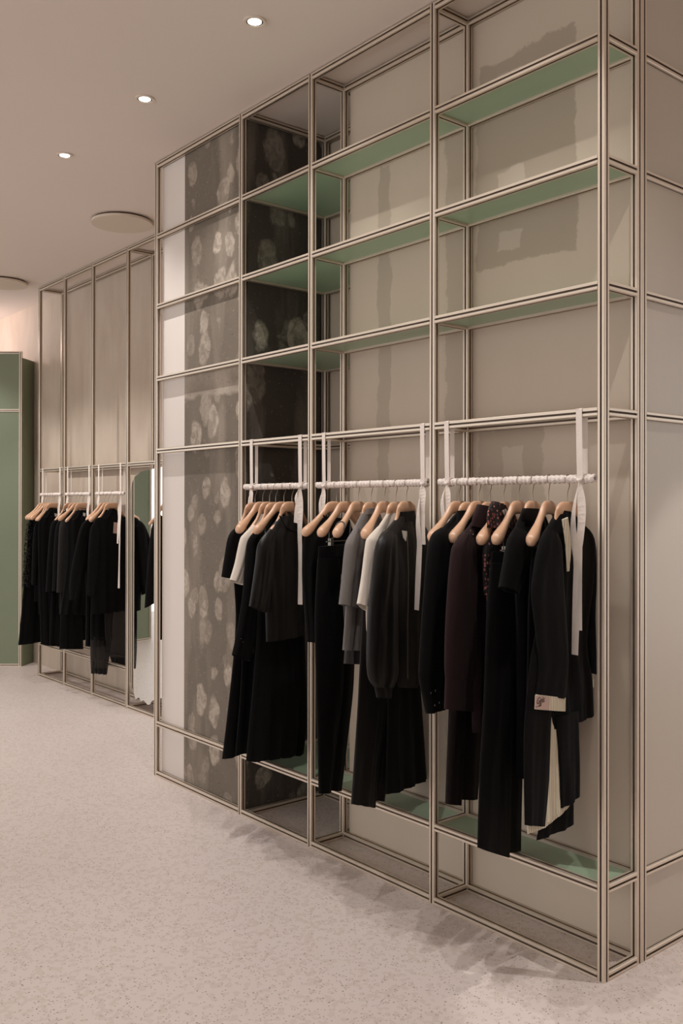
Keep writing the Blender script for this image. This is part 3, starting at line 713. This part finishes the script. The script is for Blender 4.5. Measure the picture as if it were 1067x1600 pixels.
# ---- left near rack (six hangers)
hx1 = [-1.947, -1.883, -1.828, -1.779, -1.715, -1.654]
an1 = [18, 20, 18, 16, 14, 14]
lab1 = ['wooden hanger at the left end of the left near rack, inside the black dress', 'bare wooden hanger left of the cream T-shirt', 'wooden hanger inside the cream T-shirt',
        'wooden hanger inside the dark blazer of the left near rack', 'bare wooden hanger between the dark blazer and the satin top', 'wooden hanger at the right end of the left near rack, inside the satin top']
for i in range(6): hanger(hx1[i], an1[i], lab1[i], G1, clips=i in (1, 4), dz=(-.003 if i in (0, 3) else 0), slim=i in (0, 2, 3, 5))
g = Rack(hx1[0], an1[0]); g.root('dress', 'long flared black dress at the left end of the left near rack', 'dress')
g.cloth('body', [(393,801),(378,816),(364,834),(366,905),(369,960),(366,1020),(358,1100),(348,1186)], None, [.014,.020,.024,.024,.024,.026,.030,.034], M['black2'], (3,.003,.009), seed=51)
g.cloth('sleeve', [(374,820),(359,836),(352,870),(347,901)], [(386,828),(386,845),(383,875),(376,906)], [.012,.024,.024,.022], M['black2'], (1,.002,.003), seed=52, off=.012)
g = Rack(hx1[1], an1[1]); g.root('skirt', 'black skirt clipped behind the cream T-shirt, nearly hidden', 'skirt')
g.cloth('waistband', [(384,850),(383,866)], None, .012, M['black'], (2,.001,.001), k=2)
g.cloth('body', [(383,866),(380,980),(376,1080),(368,1180)], None, [.014,.018,.020,.022], M['black'], seed=53)
g = Rack(hx1[2], an1[2]); g.root('t_shirt', 'cream T-shirt showing one pale sleeve on the left near rack', 't-shirt')
g.cloth('body', [(409,803),(396,820),(384,838),(386,900),(388,960)], None, [.012,.018,.020,.020,.018], M['cream'], seed=54)
g.cloth('sleeve', [(396,820),(382,834),(376,844),(368,880),(360,906)], [(406,828),(406,840),(398,852),(388,885),(378,914)], [.012,.020,.022,.020,.018], M['cream'], (1.2,.002,.003), seed=55, off=.010)
g = Rack(hx1[3], an1[3]); g.root('blazer', 'dark blazer with a long buttoned sleeve on the left near rack', 'blazer')
g.cloth('body', [(424,797),(408,818),(392,842),(396,900),(396,980),(396,1020)], None, [.014,.020,.024,.024,.022,.022], M['black'], seed=56)
sl = g.cloth('sleeve', [(404,824),(389,843),(385,870),(380,930),(371,985),(363,1023)], [(412,838),(410,860),(408,890),(404,945),(398,1000),(389,1033)], [.012,.022,.024,.022,.020,.018], M['black'], (1.3,.002,.004), seed=57, off=.012)
for p in ((377,998),(380,1003)): g.button(p, .003, off=.034, parent=sl)
g = Rack(hx1[4], an1[4]); g.root('skirt', 'long black bias-cut skirt ending just above the lower green shelf', 'skirt')
g.cloth('waistband', [(408,856),(407,872)], [(468,850),(468,866)], .013, M['black'], (2,.001,.001), k=2)
g.cloth('body', [(407,872),(403,960),(396,1060),(390,1130),(385,1190)], [(470,866),(474,960),(478,1060),(478,1130),(473,1178)], [.014,.018,.022,.026,.030], M['black'], (4,.003,.010), seed=58, hem=.004)
g = Rack(hx1[5], an1[5]); g.root('top', 'black satin short-sleeved top facing out beside the ribbon tail', 'top')
g.cloth('body', [(437,806),(424,824),(410,845),(414,900),(415,960),(416,1003)], [(470,806),(478,824),(482,845),(480,900),(479,960),(478,992)], [.014,.022,.026,.026,.026,.024], M['satin'], (4,.002,.005), seed=59)
g.cloth('sleeve', [(422,826),(405,848),(400,880),(395,915),(390,947)], [(430,842),(426,868),(424,900),(421,930),(418,958)], [.012,.022,.022,.020,.018], M['satin'], (1.4,.002,.004), seed=60, off=.016)
g.band('neck_binding', [(437,806),(446,822),(458,830),(468,832)], .003, 1, M['black2'], off=.028)

# ---- far racks
def far_h(X, ang, label, group, **k): return hanger(X, ang, label, group, Y=.668, **k)
GF = ['hangers on the far left rack', 'hangers on the far middle rack', 'hangers on the far right rack']
fa = [(-6.122, 22), (-6.066, 22), (-6.01, 22), (-5.955, 18), (-5.906, 14)]
fl = ['wooden hanger at the left end of the far left rack, inside the lace-sleeved dress', 'second wooden hanger from the left on the far left rack', 'middle wooden hanger of the far left rack', 'wooden hanger second from the right on the far left rack', 'wooden hanger at the right end of the far left rack']
for j, ((x, a), l) in enumerate(zip(fa, fl)): far_h(x, a, l, GF[0], slim=j in (3, 4))
fb = [(-5.556, 18), (-5.466, 18), (-5.399, 16), (-5.327, 14)]
fl = ['wooden hanger at the left end of the far middle rack', 'second wooden hanger on the far middle rack', 'third wooden hanger on the far middle rack, long arm showing', 'wooden hanger at the right end of the far middle rack']
for j, ((x, a), l) in enumerate(zip(fb, fl)): far_h(x, a, l, GF[1], slim=j in (0, 1, 3))
fc = [(-4.934, 24), (-4.867, 22), (-4.802, 16)]
fl = ['wooden hanger at the left end of the far right rack', 'middle wooden hanger of the far right rack', 'wooden hanger at the right end of the far right rack next to the mirror']
for j, ((x, a), l) in enumerate(zip(fc, fl)): far_h(x, a, l, GF[2], slim=j == 2)
def fg(i, lst, **k): return Rack(lst[i][0], lst[i][1], Y=.668, maxy=.165, **k)
g = fg(0, fa); g.root('dress', 'long black dress with lace sleeve, leftmost garment of all', 'dress')
g.cloth('body', [(60,798),(52,808),(45,818),(42,860),(36,930),(29,1008)], None, [.014,.02,.024,.024,.03,.036], M['black2'], (3,.003,.01), seed=71)
g.cloth('sleeve', [(48,812),(42,820),(38,860),(35,918)], [(56,818),(55,830),(53,870),(51,918)], [.012,.022,.022,.02], M['lace'], (1,.001,.002), seed=72, off=.012)
g = fg(1, fa); g.root('blouse', 'plain black blouse directly right of the lace-sleeved dress', 'blouse')
g.cloth('body', [(68,798),(60,808),(53,818),(54,860),(54,940)], None, .022, M['black'], seed=73)
g = fg(2, fa); g.root('cardigan', 'black cardigan with straight sleeve on the far left rack', 'cardigan')
g.cloth('body', [(72,798),(64,808),(57,818),(58,860),(60,960)], None, .022, M['black'], seed=74)
g.cloth('sleeve', [(62,812),(54,824),(51,860),(50,914)], [(66,820),(64,840),(60,870),(57,915)], .018, M['black'], (1,.001,.002), seed=75, off=.01)
g = fg(3, fa); g.root('jacket', 'black jacket second from the right on the far left rack', 'jacket')
g.cloth('body', [(77,797),(69,807),(62,818),(62,870),(63,960)], None, .022, M['black'], seed=76)
g = fg(4, fa); g.root('dress', 'long black dress with small neck tag at right end of the far left rack', 'dress')
g.cloth('body', [(78,793),(68,805),(60,817),(60,880),(62,950),(64,1007)], [(92,796),(97,806),(102,816),(101,880),(99,950),(97,1012)], [.014,.022,.026,.026,.028,.03], M['black2'], (4,.003,.008), seed=77)
g.patch('neck_label', [(85,802),(90,803),(90,808),(86,807)], M['tagw'], off=.03)
g = fg(0, fb); g.root('cardigan', 'black cardigan leftmost on the far middle rack', 'cardigan')
g.cloth('body', [(101,798),(93,807),(86,817),(84,870),(80,940),(77,1008)], None, [.014,.02,.022,.024,.026,.03], M['black2'], seed=78)
g.cloth('sleeve', [(89,812),(80,820),(75,870),(72,925)], [(94,820),(92,830),(88,870),(84,926)], .02, M['black'], (1,.001,.002), seed=79, off=.01)
g = fg(1, fb); g.root('jacket', 'black jacket with worn cuff second on the far middle rack', 'jacket')
g.cloth('body', [(108,798),(101,808),(95,818),(93,870),(92,950)], None, .022, M['black'], seed=80)
g.cloth('sleeve', [(97,812),(88,822),(84,870),(82,924)], [(101,820),(99,835),(94,870),(89,924)], .02, M['black'], (1,.001,.002), seed=81, off=.01)
g = fg(2, fb); g.root('coat', 'charcoal coat with a wide sleeve on the far middle rack', 'coat')
g.cloth('body', [(115,799),(105,810),(96,820),(95,870),(93,960)], None, .024, M['char'], seed=82)
g.cloth('sleeve', [(102,812),(94,820),(91,870),(89,926)], [(108,822),(108,840),(108,880),(107,922)], .024, M['char'], (1,.001,.002), seed=83, off=.014)
g = fg(3, fb); g.root('dress', 'black dress over slim skirt at the right end of the far middle rack', 'dress')
g.cloth('body', [(122,797),(113,808),(105,818),(104,880),(94,960)], [(136,797),(141,808),(146,820),(142,880),(133,961)], [.014,.022,.026,.028,.028], M['black2'], seed=84)
g.cloth('skirt_panel', [(95,955),(94,985),(93,1014)], [(127,955),(129,985),(130,1014)], .022, M['black'], (3,.002,.004), seed=85)
g.patch('neck_label', [(130,801),(134,802),(133,807),(130,806)], M['tagw'], off=.03)
g = fg(0, fc); g.root('coat', 'black coat with one long loose sleeve leftmost on the far right rack', 'coat')
g.cloth('body', [(154,796),(144,808),(136,820),(134,880),(135,950),(134,1010)], [(172,797),(184,808),(192,820),(188,880),(176,950),(167,1010)], [.014,.022,.026,.028,.03,.03], M['black2'], seed=86)
g.cloth('sleeve', [(140,810),(127,822),(116,868),(110,905),(110,938)], [(146,820),(143,840),(136,880),(128,915),(118,938)], [.012,.022,.022,.024,.016], M['black'], (1.4,.002,.004), seed=87, off=.014)
g = fg(1, fc); g.root('tulle_dress', 'long black dress with frayed tulle hem on the far right rack', 'dress')
g.cloth('body', [(162,798),(154,808),(146,818),(145,880),(142,960),(142,1000)], [(180,799),(190,808),(196,818),(190,880),(176,960),(174,1000)], [.014,.022,.024,.024,.026,.028], M['black2'], seed=88)
g.cloth('hem', [(142,995),(142,1025),(143,1052)], [(174,995),(170,1025),(166,1054)], [.024,.026,.026], M['sheer'], (7,.004,.008), seed=89, hem=.006)
g = fg(2, fc); g.root('blouse', 'sheer black long-sleeved blouse facing the mirror, with a hanging paper tag', 'blouse')
g.cloth('body', [(172,795),(160,806),(146,818),(144,880),(145,960)], None, [.014,.022,.026,.026,.024], M['black2'], (4,.002,.006), seed=90, hem=.003)
g.cloth('sleeve', [(147,816),(141,830),(138,880),(136,930)], [(155,826),(154,850),(150,900),(146,935)], [.012,.02,.02,.018], M['black'], (1,.001,.003), seed=91, off=.012)
g.cloth('skirt_panel', [(163,955),(165,1000),(176,1040)], [(206,930),(208,990),(208,1046)], .012, M['sheer'], (6,.003,.006), seed=93, off=-.006)
g.patch('price_tag', [(178,816),(186,817),(185,834),(177,833)], M['tag'], off=.036)

# ------------------------------------------------------------------ hanging bars wrapped in ribbon, and ribbons
def bar(x0, x1, Y, label, r=.0128):
    t = empty('hanging_bar', ((x0+x1)/2, Y, BARZ)); tag(t, label, 'clothes rail', 'ribbon-wrapped bars')
    bm = bmesh.new(); Lh = (x1-x0)/2; n = 18; steps = int((x1-x0)/.0028); rings = []
    for i in range(steps+1):
        x = -Lh+2*Lh*i/steps; ring = []
        for j in range(n):
            a = 2*PI*j/n
            tw = x*2*PI/.019+a+1.3*math.sin(x*23)
            rr = r+.0021*math.sin(tw)+.0012*mnoise.noise(Vector((x*70, math.cos(a)*1.5, math.sin(a)*1.5)))
            ring.append(bm.verts.new((x, rr*math.cos(a), rr*math.sin(a))))
        rings.append(ring)
    for a, b in zip(rings, rings[1:]):
        for j in range(n): bm.faces.new((a[j], a[(j+1) % n], b[(j+1) % n], b[j]))
    for rg, s in ((rings[0], 1), (rings[-1], -1)):   # rolled-in end with a dark bore
        inn = [bm.verts.new((v.co.x, v.co.y*.5, v.co.z*.5)) for v in rg]; dp = [bm.verts.new((v.co.x+s*.012, v.co.y, v.co.z)) for v in inn]
        for a, b in ((rg, inn), (inn, dp)):
            for j in range(n): bm.faces.new((a[j], a[(j+1) % n], b[(j+1) % n], b[j]))
        bm.faces.new(dp)
    obj('wrapped_bar', bm, M['wrap'], t, True)
    return t
bar(-2.030, -1.530, .0135, 'white ribbon-wrapped bar of the left near rack')
bar(-1.468, -.790, .0135, 'white ribbon-wrapped bar of the middle rack')
bar(-.728, -.044, .0135, 'white ribbon-wrapped bar of the right rack, open end towards the corner post')
bar(-6.190, -5.735, .668, 'white ribbon-wrapped bar of the far left rack')
bar(-5.650, -5.180, .668, 'white ribbon-wrapped bar of the far middle rack')
bar(-5.075, -4.600, .668, 'white ribbon-wrapped bar of the far right rack')

def strip(bm, pts, w, t=.0006, twist=None):
    """ribbon along pts; width turns by twist[i] about the run (0 = width along x)"""
    pts = [Vector(p) for p in pts]; n = len(pts); rows = []
    for i, p in enumerate(pts):
        d = (pts[min(i+1, n-1)]-pts[max(i-1, 0)]).normalized()
        a = twist[i] if twist else 0
        wv = Vector((math.cos(a), math.sin(a), 0)); wv = (wv-d*wv.dot(d)).normalized(); nv = d.cross(wv).normalized()
        ww = w[i] if hasattr(w, '__len__') else w
        rows.append([bm.verts.new(p+wv*ww/2*s+nv*t*q) for s, q in ((-1, -1), (1, -1), (1, 1), (-1, 1))])
    for a, b in zip(rows, rows[1:]):
        for j in range(4): bm.faces.new((a[j], a[(j+1) % 4], b[(j+1) % 4], b[j]))
    bm.faces.new(rows[0][::-1]); bm.faces.new(rows[-1])
def ribbon(x, yf, label, tails, w=.021, group='ribbon loops holding the bars', spread=.012, tailw=.020):
    """yf = front face of the rail it loops over; tails: list of (x end, y end, z end, x bulge)"""
    yb = yf+P; z1 = 1.81; yc = yf+h
    t = empty('ribbon', (x, yc, BARZ)); tag(t, label, 'ribbon', group)
    def L(p): return (p[0]-x, p[1]-yc, p[2]-BARZ)
    bm = bmesh.new(); strip(bm, [L(p) for p in ((x-.003, yc, z1+.0012), (x-.002, yf-.0015, z1+.0010), (x, yf-.0018, z1-.002), (x, yf-.0018, z1-.04), (x+.003, yf-.0025, BARZ+.06), (x+.004, yf-.002, BARZ+.012), (x+.004, yc-.015, BARZ))], w); obj('front_strand', bm, M['ribbon'], t)
    bm = bmesh.new(); strip(bm, [L(p) for p in ((x-.003, yc, z1+.0012), (x-.001, yb+.0015, z1+.0010), (x, yb+.0018, z1-.002), (x, yb+.0018, z1-.04), (x+.001, yb+.001, BARZ+.06), (x+.003, yb-.001, BARZ+.012), (x+.004, yc+.015, BARZ))], w); obj('back_strand', bm, M['ribbon'], t)
    bm = bmesh.new()
    for k in range(3):
        pts = [(.004+(k-1)*.006+.002*math.sin(a), .0152*math.cos(a), .0152*math.sin(a)) for a in [2*PI*j/16 for j in range(17)]]
        tube(bm, pts, .0030, 6)
    tube(bm, [(-.006, -.016, -.002), (.002, -.020, -.006), (.014, -.017, -.001)], .0050, 8)
    obj('knot', bm, M['wrap'], t, True)
    for k, (xe, ye, ze, bu) in enumerate(tails):
        s = -1 if k == 0 else 1
        pts = []; tw = []; ww = []
        for i in range(19):
            v = i/18; vv = min(1, v*3.2)
            px = .004+bu*math.sin(PI*min(1, v*2.2))*(1 if v < .45 else max(0, 1)) * (1 if v < .4545 else 0) + (xe-x-.004)*v
            pts.append((px, -.018-.006*math.sin(PI*min(1, v*2))+(ye-yf)*v, -.006+(ze-BARZ+.006)*v))
            tw.append(s*(.9*(1-vv)+.12*math.sin(v*7))); ww.append(tailw*min(1, .35+v*5))
        bm = bmesh.new(); strip(bm, pts, ww, twist=tw); obj('tail', bm, M['ribbon'], t)
    return t
def xat(px, Y=0.0, py=700): d_ = ray(px, py); return (CAM+d_*((Y-CAM.y)/d_.y)).x
ribbon(xat(905), 0, 'white ribbon loop nearest the corner post with two long crossing tails', [(xat(903), -.012, 1.02, -.016), (xat(908), -.010, 1.10, .014)], w=.023, tailw=.026)
ribbon(xat(698), 0, 'white ribbon loop at the left end of the right rack, beside the post', [(xat(690), -.004, 1.33, -.008), (xat(704), -.004, 1.33, .010)], w=.022)
ribbon(xat(660), 0, 'white ribbon loop at the right end of the middle rack, tail hanging to half height', [(xat(656), -.012, 1.10, -.010), (xat(664), -.006, 1.35, .006)], w=.022, tailw=.026)
ribbon(xat(506), 0, 'white ribbon loop at the left end of the middle rack', [(xat(499), -.004, 1.33, -.006), (xat(508), -.004, 1.32, .006)], w=.021)
ribbon(xat(469), 0, 'white ribbon loop at the right end of the left near rack with a pointed tail', [(xat(466), -.010, 1.42, -.010), (xat(474), -.012, 1.06, .008)], w=.025, tailw=.030)
ribbon(xat(393), 0, 'white ribbon loop at the left end of the left near rack', [(xat(392), -.004, 1.36, -.006), (xat(397), -.004, 1.40, .006)], w=.024)
def xf(px): return xat(px, .655, 760)
for a, b, nm, tl in ((67, 94, 'far left', (1.36, 1.38)), (106, 139.5, 'far middle', (1.34, 1.36)), (154.5, 188.5, 'far right', (1.36, .98))):
    ribbon(xf(a), .655, 'white ribbon loop at the left end of the %s rack' % nm, [(xf(a)-.01, .652, tl[0]+.05, -.006), (xf(a)+.015, .652, tl[0]+.02, .006)], w=.020)
    ribbon(xf(b), .655, 'white ribbon loop at the right end of the %s rack' % nm, [(xf(b)-.01, .64, tl[0]-.15, -.008), (xf(b)+.012, .64, tl[1]-.1, .008)], w=.022, tailw=.026)
# a further garment in the bay behind the main frame, only its near sleeve peeks out
hanger(-3.93, 6, 'wooden hanger in the far bay beyond the mirror, hidden by the shelving', None, Y=.668, slim=True)
g = Rack(-3.93, 6, Y=.668, maxy=.165); g.root('jacket', 'black sleeve peeking out left of the shelving end post in front of the mirror', 'jacket')
g.cloth('body', [(252,806),(248,826),(246,900),(244,1000)], None, .022, M['black'], seed=95)
g.cloth('sleeve', [(246,800),(237,826),(232,870),(226,950)], [(254,810),(252,840),(248,880),(246,938)], [.012,.022,.022,.018], M['black'], (1,.001,.003), seed=96, off=.01)
